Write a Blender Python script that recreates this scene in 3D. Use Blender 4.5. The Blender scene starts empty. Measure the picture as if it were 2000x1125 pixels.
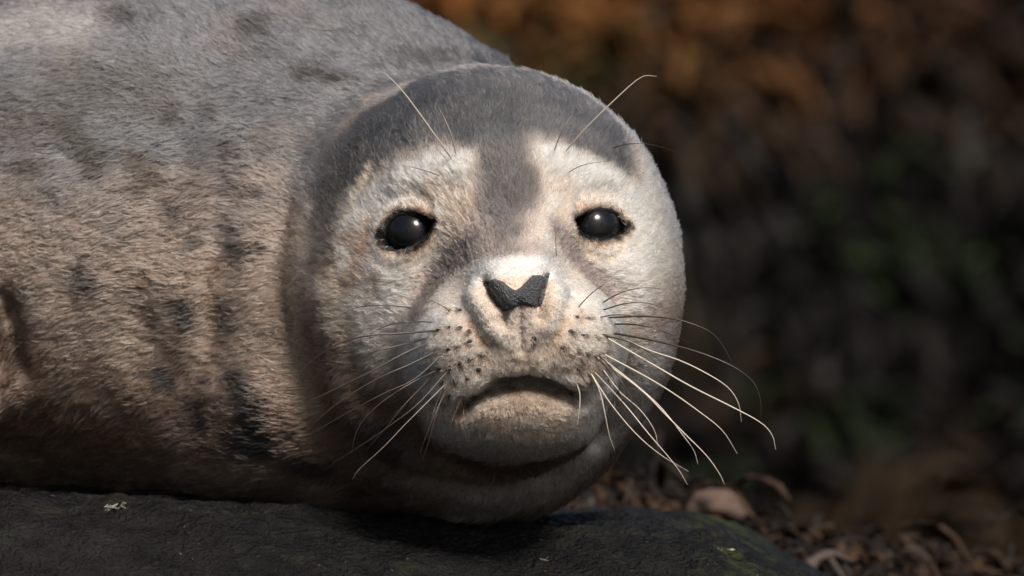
import bpy, math, random
import numpy as np
from mathutils import Vector
from mathutils.bvhtree import BVHTree

random.seed(7)
rng = np.random.default_rng(7)
sc = bpy.context.scene

# ------------------------------------------------------------------ units
# One working unit is 3 cm.  x right, y away from the camera, z up; y = 0 is the plane of the seal's brow.
S = 0.03
DIST = 150.0            # camera to that plane, in working units
ZOFF = 0.16             # metres: height of the lens axis above the world origin

# ------------------------------------------------------------------ camera
cam_d = bpy.data.cameras.new('camera')
cam = bpy.data.objects.new('camera', cam_d)
sc.collection.objects.link(cam)
cam.location = (0, -DIST * S, ZOFF)
cam.rotation_euler = (math.radians(90), 0, 0)
cam_d.sensor_width = 36.0
cam_d.lens = 36.0 * DIST / 20.0
cam_d.clip_start = 0.1
cam_d.clip_end = 2000.0
cam_d.dof.use_dof = True
cam_d.dof.focus_distance = (DIST - 0.6) * S
cam_d.dof.aperture_fstop = cam_d.lens / 35.0
cam_d.dof.aperture_blades = 0
sc.camera = cam

# ------------------------------------------------------------------ light
TO_SUN = np.array([0.29, -0.62, 0.73]); TO_SUN /= np.linalg.norm(TO_SUN)
world = bpy.data.worlds.new('World')
sc.world = world
world.use_nodes = True
wn = world.node_tree
sky = wn.nodes.new('ShaderNodeTexSky')
sky.sky_type = 'NISHITA'
sky.sun_disc = False
sky.dust_density = 4.0
sky.ozone_density = 0.6
sky.sun_elevation = math.asin(TO_SUN[2])
sky.sun_rotation = math.atan2(TO_SUN[0], TO_SUN[1])
bg = wn.nodes['Background']
wn.links.new(sky.outputs[0], bg.inputs[0])
bg.inputs[1].default_value = 0.06
sun_d = bpy.data.lights.new('sun', 'SUN')
sun_d.energy = 4.5
sun_d.angle = math.radians(14.0)
sun_d.color = (1.0, 0.945, 0.885)
sun = bpy.data.objects.new('sun', sun_d)
sc.collection.objects.link(sun)
sun.rotation_euler = Vector(TO_SUN).to_track_quat('Z', 'Y').to_euler()
sun.location = (2, -2, 4)

sc.view_settings.view_transform = 'Standard'
sc.view_settings.look = 'None'
sc.view_settings.gamma = 1.0
sc.view_settings.exposure = 0.15
sc.render.engine = 'CYCLES'
sc.cycles.max_bounces = 6
sc.cycles.diffuse_bounces = 3
sc.cycles.glossy_bounces = 3
sc.cycles.transmission_bounces = 6
sc.cycles.use_denoising = True
sc.cycles.denoising_prefilter = 'ACCURATE'
sc.cycles.sample_clamp_indirect = 4.0
sc.cycles.sample_clamp_direct = 12.0
sc.cycles_curves.shape = 'RIBBONS'
sc.cycles_curves.subdivisions = 2

# ------------------------------------------------------------------ helpers
def pix(px, py, y=0.0):
    """Point of the place that stands at depth y along the sight line through a spot of the frontal view."""
    f = 1.0 + y / DIST
    return np.array([(px - 1000) / 100 * f, y, (562.5 - py) / 100 * f])

def W(v):
    v = np.asarray(v, dtype=np.float64) * S
    v[..., 2] += ZOFF
    return v

def srgb(r, g, b):
    c = np.array([r, g, b]) / 255.0
    return np.where(c <= 0.04045, c / 12.92, ((c + 0.055) / 1.055) ** 2.4)

def hash3(ix, iy, iz, seed):
    h = (ix.astype(np.int64) * 374761393 + iy.astype(np.int64) * 668265263 + iz.astype(np.int64) * 2147483647 + seed * 974711) & 0x7fffffff
    h = ((h ^ (h >> 13)) * 1274126177) & 0x7fffffff
    return ((h ^ (h >> 16)) & 0xffff) / 65535.0

def vnoise(P, scale, seed=0):
    Q = np.asarray(P) * scale + 1000.0
    I = np.floor(Q).astype(np.int64)
    F = Q - I
    F = F * F * (3 - 2 * F)
    out = 0
    for dx in (0, 1):
        for dy in (0, 1):
            for dz in (0, 1):
                w = (F[:, 0] if dx else 1 - F[:, 0]) * (F[:, 1] if dy else 1 - F[:, 1]) * (F[:, 2] if dz else 1 - F[:, 2])
                out = out + w * hash3(I[:, 0] + dx, I[:, 1] + dy, I[:, 2] + dz, seed)
    return out

def fbm(P, scale, seed=0, octv=4, gain=0.5):
    a, t, o = 1.0, 0.0, 0
    for i in range(octv):
        o = o + a * vnoise(P, scale * 2 ** i, seed + i * 17)
        t += a
        a *= gain
    return o / t

def sstep(a, b, x):
    t = np.clip((x - a) / (b - a), 0, 1)
    return t * t * (3 - 2 * t)

def norm(v):
    return v / np.maximum(np.linalg.norm(v, axis=-1, keepdims=True), 1e-9)

def mesh_from(name, V, F, mat=None, smooth=True, world_coords=True):
    me = bpy.data.meshes.new(name)
    V = W(V) if world_coords else np.asarray(V)
    if isinstance(F, np.ndarray):
        n, k = F.shape
        me.vertices.add(len(V)); me.vertices.foreach_set('co', V.astype(np.float32).ravel())
        me.loops.add(n * k); me.loops.foreach_set('vertex_index', F.astype(np.int32).ravel())
        me.polygons.add(n)
        me.polygons.foreach_set('loop_start', (np.arange(n) * k).astype(np.int32))
        me.polygons.foreach_set('loop_total', np.full(n, k, np.int32))
        me.update(calc_edges=True)
    else:
        me.from_pydata([tuple(v) for v in V], [], F)
    me.validate()
    if smooth:
        me.polygons.foreach_set('use_smooth', np.ones(len(me.polygons), bool))
    if mat:
        me.materials.append(mat)
    return me

def add_obj(name, data, parent=None, **props):
    o = bpy.data.objects.new(name, data)
    sc.collection.objects.link(o)
    if parent is not None:
        o.parent = parent
    for k, v in props.items():
        o[k] = v
    return o

def vcol(me, name, C):
    a = me.attributes.new(name, 'FLOAT_COLOR', 'POINT')
    c = np.ones((len(C), 4), np.float32); c[:, :3] = C
    a.data.foreach_set('color', c.ravel())

def new_mat(name):
    m = bpy.data.materials.new(name)
    m.use_nodes = True
    nt = m.node_tree
    return m, nt, nt.nodes['Principled BSDF'], nt.nodes['Material Output']

def grid_faces(nx, ny):
    i, j = np.meshgrid(np.arange(nx - 1), np.arange(ny - 1), indexing='ij')
    a = (i * ny + j).ravel()
    return np.stack([a, a + ny, a + ny + 1, a + 1], 1)

def tube(pts, rad, sides=5):
    """tapered tube along pts (n,3) with radii rad (n)"""
    pts = np.asarray(pts); n = len(pts)
    T = norm(np.gradient(pts, axis=0))
    up = np.array([0.13, 1.0, 0.21])
    A = norm(np.cross(T, up)); B = np.cross(T, A)
    ang = np.arange(sides) * 2 * math.pi / sides
    V = pts[:, None, :] + rad[:, None, None] * (np.cos(ang)[None, :, None] * A[:, None, :] + np.sin(ang)[None, :, None] * B[:, None, :])
    V = V.reshape(-1, 3)
    F = []
    for i in range(n - 1):
        for k in range(sides):
            k2 = (k + 1) % sides
            F.append((i * sides + k, i * sides + k2, (i + 1) * sides + k2, (i + 1) * sides + k))
    return V, np.array(F)

def catmull(P, n):
    P = np.asarray(P, float)
    E = np.vstack([2 * P[0] - P[1], P, 2 * P[-1] - P[-2]])
    seg = len(P) - 1
    t = np.linspace(0, seg, n)
    i = np.minimum(t.astype(int), seg - 1)
    u = (t - i)[:, None]
    p0, p1, p2, p3 = E[i], E[i + 1], E[i + 2], E[i + 3]
    return 0.5 * (2 * p1 + (p2 - p0) * u + (2 * p0 - 5 * p1 + 4 * p2 - p3) * u ** 2 + (3 * p1 - p0 - 3 * p2 + p3) * u ** 3)

# ------------------------------------------------------------------ the rock ledge
def ledge_height(X, Y):
    base = np.interp(X, [-40, -14, -8, -5, -2, 1, 2.5, 4.0, 4.8, 5.8, 7.5, 14, 30],
                        [-3.9, -3.95, -4.05, -4.25, -4.62, -4.66, -4.66, -4.80, -5.12, -5.75, -6.6, -9.0, -10])
    front = np.where(Y < 3, -0.30 * (3 - Y) - 0.012 * (3 - Y) ** 2, 0)
    back = np.where(Y > 14, -0.10 * (Y - 14) ** 1.3, 0) * (1 if np.isscalar(Y) else 1)
    back = np.where(Y > 14, -0.10 * np.maximum(Y - 14, 0) ** 1.3, 0)
    return np.maximum(base + front + back, -11.5)

xs = np.concatenate([np.linspace(-45, -12, 40)[:-1], np.linspace(-12, 8, 300), np.linspace(8, 28, 60)[1:]])
ys = np.concatenate([np.linspace(-22, -5, 30)[:-1], np.linspace(-5, 10, 190), np.linspace(10, 30, 60)[1:]])
GX, GY = np.meshgrid(xs, ys, indexing='ij')
LV = np.stack([GX.ravel(), GY.ravel(), ledge_height(GX, GY).ravel()], 1)
P0 = np.stack([LV[:, 0], LV[:, 1] * 1.0, np.zeros(len(LV))], 1)
rough = (fbm(P0, 0.35, 3, 3) - 0.5) * 0.42 + (fbm(P0 * [0.6, 1, 1], 1.7, 5, 4) - 0.5) * 0.34
ridge = np.abs(fbm(P0 * [0.7, 1.3, 1], 2.6, 9, 3) - 0.5)
LV[:, 2] += rough - ridge * 0.28
# the stone lies flatter where the seal presses on it
m_rock, nt, bsdf, out = new_mat('dark_wet_rock')
tc = nt.nodes.new('ShaderNodeTexCoord')
n1 = nt.nodes.new('ShaderNodeTexNoise'); n1.inputs['Scale'].default_value = 38; n1.inputs['Detail'].default_value = 8; n1.inputs['Roughness'].default_value = 0.65
n2 = nt.nodes.new('ShaderNodeTexNoise'); n2.inputs['Scale'].default_value = 9; n2.inputs['Detail'].default_value = 4
n3 = nt.nodes.new('ShaderNodeTexNoise'); n3.inputs['Scale'].default_value = 260; n3.inputs['Detail'].default_value = 4
for n in (n1, n2, n3):
    nt.links.new(tc.outputs['Object'], n.inputs['Vector'])
r1 = nt.nodes.new('ShaderNodeValToRGB')
r1.color_ramp.elements[0].position = 0.32; r1.color_ramp.elements[0].color = (0.004, 0.004, 0.0045, 1)
r1.color_ramp.elements[1].position = 0.75; r1.color_ramp.elements[1].color = (0.019, 0.018, 0.0175, 1)
nt.links.new(n1.outputs['Fac'], r1.inputs['Fac'])
att = nt.nodes.new('ShaderNodeAttribute'); att.attribute_name = 'algae'
mx = nt.nodes.new('ShaderNodeMix'); mx.data_type = 'RGBA'
mx.inputs[7].default_value = (0.040, 0.050, 0.010, 1)
mm = nt.nodes.new('ShaderNodeMath'); mm.operation = 'MULTIPLY'
rr = nt.nodes.new('ShaderNodeValToRGB'); rr.color_ramp.elements[0].position = 0.48; rr.color_ramp.elements[1].position = 0.62
nt.links.new(n1.outputs['Fac'], rr.inputs['Fac'])
nt.links.new(rr.outputs[0], mm.inputs[0]); nt.links.new(att.outputs['Fac'], mm.inputs[1])
nt.links.new(mm.outputs[0], mx.inputs[0]); nt.links.new(r1.outputs[0], mx.inputs[6])
sp = nt.nodes.new('ShaderNodeValToRGB'); sp.color_ramp.elements[0].position = 0.70; sp.color_ramp.elements[1].position = 0.76
nt.links.new(n3.outputs['Fac'], sp.inputs['Fac'])
mx2 = nt.nodes.new('ShaderNodeMix'); mx2.data_type = 'RGBA'; mx2.inputs[7].default_value = (0.14, 0.105, 0.06, 1)
nt.links.new(sp.outputs[0], mx2.inputs[0]); nt.links.new(mx.outputs[2], mx2.inputs[6])
nt.links.new(mx2.outputs[2], bsdf.inputs['Base Color'])
bsdf.inputs['Roughness'].default_value = 0.5
bsdf.inputs['Specular IOR Level'].default_value = 0.14
bm_ = nt.nodes.new('ShaderNodeBump'); bm_.inputs['Strength'].default_value = 1.0; bm_.inputs['Distance'].default_value = 0.008
ad = nt.nodes.new('ShaderNodeMath'); ad.operation = 'ADD'
nt.links.new(n1.outputs['Fac'], ad.inputs[0]); nt.links.new(n3.outputs['Fac'], ad.inputs[1])
nt.links.new(ad.outputs[0], bm_.inputs['Height']); nt.links.new(bm_.outputs[0], bsdf.inputs['Normal'])

me = mesh_from('rock_ledge', LV, grid_faces(len(xs), len(ys)), m_rock)
alg = np.exp(-((LV[:, 0] - 4.6) / 0.9) ** 2) * sstep(-6.5, -4.6, LV[:, 2]) + 0.12 * sstep(0.6, 0.8, vnoise(P0, 0.6, 21))
a = me.attributes.new('algae', 'FLOAT', 'POINT'); a.data.foreach_set('value', np.clip(alg, 0, 1).astype(np.float32))
ledge = add_obj('rock_ledge', me, kind='structure')
ledge_bvh = BVHTree.FromPolygons([Vector(v) for v in LV], grid_faces(len(xs), len(ys)).tolist())

# ------------------------------------------------------------------ shore ground and the weed-covered bank behind
def bank_height(X, Y):
    b = np.interp(Y, [30, 120, 150, 180, 215, 260, 400, 900], [-15, -16, -16, -8, 12, 40, 60, 65])
    P = np.stack([X.ravel(), Y.ravel(), np.zeros(X.size)], 1)
    lump = ((fbm(P, 0.03, 31, 3) - 0.5) * 22 + (fbm(P, 0.12, 33, 3) - 0.5) * 8).reshape(X.shape)
    return b + lump * sstep(110, 160, Y)

xs2 = np.linspace(-140, 160, 200); ys2 = np.concatenate([np.linspace(28, 140, 20)[:-1], np.linspace(140, 280, 120), np.linspace(280, 900, 20)[1:]])
BX, BY = np.meshgrid(xs2, ys2, indexing='ij')
BV = np.stack([BX.ravel(), BY.ravel(), bank_height(BX, BY).ravel()], 1)
m_bank, nt, bsdf, out = new_mat('weedy_bank_rock')
n1 = nt.nodes.new('ShaderNodeTexNoise'); n1.inputs['Scale'].default_value = 5; n1.inputs['Detail'].default_value = 6
r1 = nt.nodes.new('ShaderNodeValToRGB')
r1.color_ramp.elements[0].color = (0.008, 0.0075, 0.007, 1); r1.color_ramp.elements[1].color = (0.022, 0.018, 0.014, 1)
nt.links.new(n1.outputs['Fac'], r1.inputs['Fac']); nt.links.new(r1.outputs[0], bsdf.inputs['Base Color'])
bsdf.inputs['Roughness'].default_value = 0.8
BF = grid_faces(len(xs2), len(ys2))
add_obj('rock_bank', mesh_from('rock_bank', BV, BF, m_bank), kind='structure')
bank_bvh = BVHTree.FromPolygons([Vector(v) for v in BV], BF.tolist())

m_gr, nt, bsdf, out = new_mat('shore_shingle')
n1 = nt.nodes.new('ShaderNodeTexNoise'); n1.inputs['Scale'].default_value = 14; n1.inputs['Detail'].default_value = 6
r1 = nt.nodes.new('ShaderNodeValToRGB')
r1.color_ramp.elements[0].color = (0.012, 0.011, 0.010, 1); r1.color_ramp.elements[1].color = (0.05, 0.045, 0.04, 1)
nt.links.new(n1.outputs['Fac'], r1.inputs['Fac']); nt.links.new(r1.outputs[0], bsdf.inputs['Base Color'])
bsdf.inputs['Roughness'].default_value = 0.7
gx = np.linspace(-12000, 12000, 30); GX2, GY2 = np.meshgrid(gx, gx, indexing='ij')
add_obj('ground', mesh_from('ground', np.stack([GX2.ravel(), GY2.ravel(), np.full(GX2.size, -14.0)], 1), grid_faces(30, 30), m_gr), kind='structure')

# ------------------------------------------------------------------ seaweed
m_weed, nt, bsdf, out = new_mat('seaweed')
att = nt.nodes.new('ShaderNodeAttribute'); att.attribute_name = 'tint'
nz = nt.nodes.new('ShaderNodeTexNoise'); nz.inputs['Scale'].default_value = 120
mxw = nt.nodes.new('ShaderNodeMix'); mxw.data_type = 'RGBA'; mxw.blend_type = 'MULTIPLY'; mxw.inputs[0].default_value = 0.5
nt.links.new(att.outputs['Color'], mxw.inputs[6]); nt.links.new(nz.outputs['Fac'], mxw.inputs[7])
nt.links.new(mxw.outputs[2], bsdf.inputs['Base Color'])
bsdf.inputs['Roughness'].default_value = 0.6
bsdf.inputs['Specular IOR Level'].default_value = 0.12

def weed_mesh(name, roots, norms, tints, length, width, droop, seed):
    """forked, wavy blades growing from the roots; real thickness through a doubled skin"""
    r = np.random.default_rng(seed)
    n = len(roots); K = 7
    d = norm(norms + r.normal(0, 0.55, (n, 3)))
    side = norm(np.cross(d, r.normal(0, 1, (n, 3))))
    L = length * r.uniform(0.5, 1.4, n); Wd = width * r.uniform(0.6, 1.4, n)
    ph = r.uniform(0, 6.28, n)
    pts = [roots]
    dd = d.copy()
    for k in range(K - 1):
        dd = norm(dd + np.array([0, 0, -droop]) + side * (np.sin(ph + k * 1.7) * 0.28)[:, None])
        pts.append(pts[-1] + dd * (L / (K - 1))[:, None])
    pts = np.stack(pts, 1)
    prof = np.array([0.25, 0.6, 0.9, 1.0, 0.95, 0.75, 0.2])
    tw = np.cross(dd, side); tw = norm(tw)
    V = []
    for k in range(K):
        w = (Wd * prof[k])[:, None]
        s2 = norm(side + tw * (0.5 * np.sin(ph + k))[:, None])
        rip = tw * (Wd * 0.25 * np.sin(ph * 3 + k * 2.3))[:, None]
        V += [pts[:, k] - s2 * w * 0.5 + rip, pts[:, k] + tw * Wd[:, None] * 0.12, pts[:, k] + s2 * w * 0.5 - rip, pts[:, k] - tw * Wd[:, None] * 0.06]
    V = np.stack(V, 1)           # n, 4K, 3
    f = []
    for k in range(K - 1):
        for s in range(4):
            s2 = (s + 1) % 4
            f.append((4 * k + s, 4 * k + s2, 4 * k + 4 + s2, 4 * k + 4 + s))
    f = np.array(f)
    F = (f[None] + (np.arange(n) * 4 * K)[:, None, None]).reshape(-1, 4)
    me = mesh_from(name, V.reshape(-1, 3), F, m_weed)
    vcol(me, 'tint', np.repeat(tints, 4 * K, axis=0))
    return me

# bank: roots scattered over the bank, tint in patches, more orange towards the top left
nb = 30000
fx = rng.uniform(-75, 80, nb); fy = rng.uniform(135, 255, nb)
fz = bank_height(fx[:, None], fy[:, None])[:, 0]
roots = np.stack([fx, fy, fz], 1)
e = 0.5
nx_ = -(bank_height((fx + e)[:, None], fy[:, None])[:, 0] - fz) / e
ny_ = -(bank_height(fx[:, None], (fy + e)[:, None])[:, 0] - fz) / e
nrm = norm(np.stack([nx_, ny_, np.ones(nb)], 1))
brown = srgb(60, 46, 32); dark = srgb(27, 24, 22); orange = srgb(150, 94, 46); green = srgb(50, 64, 36); grey = srgb(82, 72, 68)
q = fbm(roots, 0.06, 41, 2); q2 = fbm(roots, 0.07, 47, 2); hgt = fz
col = np.repeat(dark[None], nb, 0)
mixc = lambda a, b, t: a * (1 - t[:, None]) + b * t[:, None]
col = mixc(col, brown[None], sstep(0.44, 0.56, q))
col = mixc(col, green[None], sstep(0.52, 0.60, q2) * 0.9 * (1 - sstep(9, 15, hgt)))
topo = sstep(7, 14, hgt) * sstep(26, 6, fx)
col = mixc(col, orange[None], np.clip(topo * sstep(0.38, 0.56, q + rng.normal(0, 0.05, nb)), 0, 1))
col = mixc(col, grey[None], sstep(0.85, 0.97, rng.uniform(0, 1, nb)) * 0.06)
col *= rng.uniform(0.5, 1.05, (nb, 1))
add_obj('brown_seaweed', weed_mesh('brown_seaweed', roots, nrm, col, 5.0, 1.3, 0.35, 3), kind='stuff',
        label='dark brown and orange seaweed hanging over the blurred rock bank', category='seaweed')

# weed on the far edge of the ledge
def mound(X, Y):
    t = np.interp(X, [1.0, 2.0, 3.6, 5.0, 7.0, 9.0, 11.5], [-3.55, -3.45, -3.75, -4.2, -4.6, -5.0, -5.1])
    return t - 0.004 * (Y - 27) ** 2
nm = 2600
mxx = rng.uniform(1.3, 15.5, nm); myy = rng.uniform(15, 34, nm)
Q = np.stack([mxx, myy, np.zeros(nm)], 1)
mz = mound(mxx, myy) * (1 + myy / DIST) - 0.55 + (fbm(Q, 0.5, 61, 3) - 0.5) * 1.1
mz -= sstep(24, 15, myy) * 0.75
roots2 = np.stack([mxx, myy, mz], 1)
nr2 = norm(np.stack([rng.normal(0.6, 0.9, nm), rng.normal(-0.3, 0.6, nm), 0.35 * np.ones(nm)], 1))
q = fbm(roots2, 0.7, 63, 3)
c2 = mixc(np.repeat(srgb(38, 32, 28)[None], nm, 0), srgb(78, 58, 42)[None], sstep(0.45, 0.62, q))
c2 = mixc(c2, srgb(84, 76, 70)[None], (rng.uniform(0, 1, nm) > 0.88) * 0.8)
c2 *= rng.uniform(0.6, 1.3, (nm, 1))
add_obj('wrack_seaweed', weed_mesh('wrack_seaweed', roots2, nr2, c2, 2.3, 0.30, 0.5, 5), kind='stuff',
        label='tangled brown wrack along the edge of the dark rock', category='seaweed')
# lump of stone that carries that weed
mx_s = np.linspace(0.6, 15, 60); my_s = np.linspace(12, 38, 40)
MX, MY = np.meshgrid(mx_s, my_s, indexing='ij')
MV = np.stack([MX.ravel(), MY.ravel(), np.zeros(MX.size)], 1)
MV[:, 2] = mound(MV[:, 0], MV[:, 1]) * (1 + MV[:, 1] / DIST) - 0.75 + (fbm(MV, 0.5, 61, 3) - 0.5) * 1.0 - sstep(22, 12, MV[:, 1]) * 2.5 - sstep(32, 38, MV[:, 1]) * 8
add_obj('weedy_rock', mesh_from('weedy_rock', MV, grid_faces(60, 40), m_bank), kind='structure')

# ------------------------------------------------------------------ small stones and shell bits
def lump(name, centre, rad, mat, seed, label, cat, sub=3):
    import bmesh
    b = bmesh.new(); bmesh.ops.create_icosphere(b, subdivisions=sub, radius=1)
    V = np.array([v.co[:] for v in b.verts]); F = np.array([[v.index for v in f.verts] for f in b.faces]); b.free()
    V = V * (1 + (fbm(V, 1.3, seed, 3) - 0.5)[:, None] * 1.5) * np.array(rad) + np.array(centre)
    return add_obj(name, mesh_from(name, V, F, mat), label=label, category=cat)

def flat_mat(name, c1, c2, scale=150, rough=0.6):
    m, nt, b, o = new_mat(name)
    n = nt.nodes.new('ShaderNodeTexNoise'); n.inputs['Scale'].default_value = scale; n.inputs['Detail'].default_value = 5
    r = nt.nodes.new('ShaderNodeValToRGB'); r.color_ramp.elements[0].color = (*c1, 1); r.color_ramp.elements[1].color = (*c2, 1)
    r.color_ramp.elements[0].position = 0.3; r.color_ramp.elements[1].position = 0.7
    nt.links.new(n.outputs['Fac'], r.inputs['Fac']); nt.links.new(r.outputs[0], b.inputs['Base Color'])
    b.inputs['Roughness'].default_value = rough
    bp = nt.nodes.new('ShaderNodeBump'); bp.inputs['Distance'].default_value = 0.001
    nt.links.new(n.outputs['Fac'], bp.inputs['Height']); nt.links.new(bp.outputs[0], b.inputs['Normal'])
    return m

m_pink = flat_mat('pinkish_stone', (0.10, 0.062, 0.045), (0.15, 0.095, 0.07), 90)
c = pix(1402, 994, 22)
lump('stone', c, (0.66, 0.6, 0.34), m_pink, 77, 'smooth pinkish brown stone lying among the wrack', 'stone')
m_shell = flat_mat('bleached_shell', (0.35, 0.33, 0.28), (0.75, 0.72, 0.64), 300)
m_chip = flat_mat('tan_shell', (0.16, 0.11, 0.07), (0.42, 0.33, 0.25), 300)
def on_ledge(px, py):
    o = np.array([0, -DIST, 0]); t = pix(px, py, 0) - o
    h = ledge_bvh.ray_cast(Vector(o), Vector(norm(t)))
    return np.array(h[0])
def shards(name, centre, spread, size, n, mat, seed, label):
    """a crushed shell: thin angular flakes lying on and against each other, one broken piece"""
    r = np.random.default_rng(seed)
    V, F = [], []
    for k in range(n):
        c = np.array(centre) + r.normal(0, 1, 3) * [spread, spread * 0.6, 0] + [0, 0, 0.01 + 0.25 * size * k / n]
        m = r.integers(4, 7); a = np.sort(r.uniform(0, 6.28, m)); rad = size * r.uniform(0.5, 1.2, m)
        tilt = r.normal(0, 0.5, 2); th = size * 0.14; b0 = len(V)
        for s_ in (0, 1):
            for q in range(m):
                x, y = rad[q] * math.cos(a[q]), rad[q] * math.sin(a[q]) * 0.8
                V.append(c + [x, y, tilt[0] * x + tilt[1] * y + s_ * th])
        F.append(tuple(b0 + q for q in reversed(range(m)))); F.append(tuple(b0 + m + q for q in range(m)))
        for q in range(m):
            q2 = (q + 1) % m
            F.append((b0 + q, b0 + q2, b0 + m + q2, b0 + m + q))
    return add_obj(name, mesh_from(name, np.array(V), F, mat, smooth=False), label=label, category='shell')
m_osh = flat_mat('orange_shell', (0.3, 0.12, 0.05), (0.45, 0.2, 0.09))
shards('shell_fragment', on_ledge(216, 994), 0.10, 0.11, 12, m_shell, 5, 'white crushed shell fragment on the dark rock under the body')
shards('shell_fragment', on_ledge(1064, 1096), 0.04, 0.07, 4, m_chip, 6, 'small tan shell fragment on the dark rock below the chin')
shards('shell_fragment', on_ledge(1408, 1076), 0.09, 0.06, 6, m_shell, 8, 'pale shell fragment on the green algae at the rock edge')
shards('shell_fragment', on_ledge(352, 1082), 0.012, 0.035, 2, m_osh, 9, 'tiny orange shell fragment on bare dark rock')

# ------------------------------------------------------------------ the seal: implicit body
def ell(X, Y, Z, c, r):
    dx, dy, dz = X - c[0], Y - c[1], Z - c[2]
    ax, ay, az = dx / r[0], dy / r[1], dz / r[2]
    k0 = np.sqrt(ax * ax + ay * ay + az * az)
    ax /= r[0]; ay /= r[1]; az /= r[2]
    k1 = np.sqrt(ax * ax + ay * ay + az * az) + 1e-6
    return k0 * (k0 - 1) / k1

def cone(X, Y, Z, a, b, ra, rb):
    ab = b - a; L2 = float(ab @ ab)
    t = np.clip(((X - a[0]) * ab[0] + (Y - a[1]) * ab[1] + (Z - a[2]) * ab[2]) / L2, 0, 1)
    return np.sqrt((X - a[0] - t * ab[0]) ** 2 + (Y - a[1] - t * ab[1]) ** 2 + (Z - a[2] - t * ab[2]) ** 2) - (ra + t * (rb - ra))

def smin(a, b, k):
    h = np.maximum(k - np.abs(a - b), 0) / k
    return np.minimum(a, b) - h * h * (k * 0.25)

f32 = np.float32
def sdf(X, Y, Z):
    # trunk, from shoulder to tail
    d = ell(X, Y, Z, (-7.2, 8.2, 0.9), (9.2, 5.7, 5.75))
    d = smin(d, ell(X, Y, Z, (-17, 11.0, 0.6), (12.5, 6.0, 5.4)), 2.5)
    d = smin(d, ell(X, Y, Z, (-28, 15.0, -1.0), (9.0, 3.9, 3.4)), 2.5)
    d = smin(d, ell(X, Y, Z, (-36.5, 18, -2.6), (4.2, 2.9, 0.7)), 1.5)
    # neck folds and chest
    d = smin(d, ell(X, Y, Z, (-3.7, 6.7, -0.1), (3.5, 4.3, 4.5)), 1.2)
    d = smin(d, ell(X, Y, Z, (-4.0, 6.0, -2.2), (4.4, 3.9, 2.55)), 1.2)
    # fore flipper tucked along the flank, mostly out of frame
    d = smin(d, ell(X, Y, Z, (-12.2, 3.6, -1.6), (2.0, 1.0, 2.2)), 0.5)
    # throat
    d = smin(d, ell(X, Y, Z, (-0.62, 3.75, -1.3), (3.34, 3.3, 3.35)), 0.7)
    # head
    h = ell(X, Y, Z, (-0.43, 3.2, 0.86), (3.53, 3.5, 3.47))
    h = smin(h, ell(X, Y, Z, pix(770, 610, 2.3), (1.75, 1.9, 1.9)), 1.2)
    h = smin(h, ell(X, Y, Z, pix(1205, 600, 2.4), (1.12, 1.9, 1.9)), 1.0)
    h = smin(h, cone(X, Y, Z, pix(983, 400, 0.95), pix(1003, 570, -0.95), 1.05, 0.80), 0.9)
    # one broad snout: lip pads, middle of the lip and chin swell out of it only a little
    mzz = ell(X, Y, Z, pix(1003, 690, 0.15), (2.05, 1.70, 1.80))
    mzz = smin(mzz, ell(X, Y, Z, pix(905, 672, -0.25), (1.02, 1.32, 0.98)), 0.5)
    mzz = smin(mzz, ell(X, Y, Z, pix(1115, 664, -0.22), (0.98, 1.32, 0.95)), 0.5)
    mzz = smin(mzz, ell(X, Y, Z, pix(1012, 640, -0.62), (0.80, 1.1, 0.98)), 0.6)
    mzz = smin(mzz, ell(X, Y, Z, pix(1010, 800, 0.25), (1.5, 1.42, 0.72)), 0.5)
    mzz = smin(mzz, ell(X, Y, Z, pix(1003, 832, 0.40), (1.45, 1.38, 0.46)), 0.4)
    h = smin(h, mzz, 0.38)
    return smin(d, h, 1.1)

def axis(parts):
    out = [np.array([parts[0][0]])]
    for a, b, s in parts:
        n = max(2, int(round((b - a) / s)) + 1)
        out.append(np.linspace(a, b, n)[1:])
    return np.concatenate(out).astype(f32)

AX = axis([(-42, -13, 0.5), (-13, -4.6, 0.16), (-4.6, 3.6, 0.075), (3.6, 4.4, 0.16)])
AY = axis([(-3.2, 3.2, 0.075), (3.2, 8, 0.16), (8, 22.5, 0.5)])
AZ = axis([(-6, -3.9, 0.16), (-3.9, 4.6, 0.075), (4.6, 7.6, 0.16)])
nX, nY, nZ = len(AX), len(AY), len(AZ)
D = np.empty((nX, nY, nZ), f32)
Yg, Zg = AY[None, :, None], AZ[None, None, :]
for i0 in range(0, nX, 24):
    Xg = AX[i0:i0 + 24, None, None]
    D[i0:i0 + 24] = sdf(Xg, Yg, Zg)

# surface nets
ins = D < 0
cnt = np.zeros((nX - 1, nY - 1, nZ - 1), np.int8)
for a in (0, 1):
    for b in (0, 1):
        for c in (0, 1):
            cnt += ins[a:nX - 1 + a, b:nY - 1 + b, c:nZ - 1 + c]
act = (cnt > 0) & (cnt < 8)
ci, cj, ck = np.nonzero(act)
idx = np.full(act.shape, -1, np.int64); idx[ci, cj, ck] = np.arange(len(ci))
corner = lambda a, b, c: D[ci + a, cj + b, ck + c]
pos = np.zeros((len(ci), 3)); num = np.zeros(len(ci))
CO = [(a, b, c) for a in (0, 1) for b in (0, 1) for c in (0, 1)]
for p in CO:
    for ax in range(3):
        if p[ax] == 0:
            q_ = list(p); q_[ax] = 1
            da, db = corner(*p), corner(*q_)
            cr = (da < 0) != (db < 0)
            t = np.where(cr, da / np.where(cr, da - db, 1), 0)
            pt = np.stack([np.full(len(ci), float(p[0])), np.full(len(ci), float(p[1])), np.full(len(ci), float(p[2]))], 1)
            pt[:, ax] = t
            pos += pt * cr[:, None]; num += cr
pos /= num[:, None]
def at(A, i, f): return A[i] + (A[i + 1] - A[i]) * f
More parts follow.
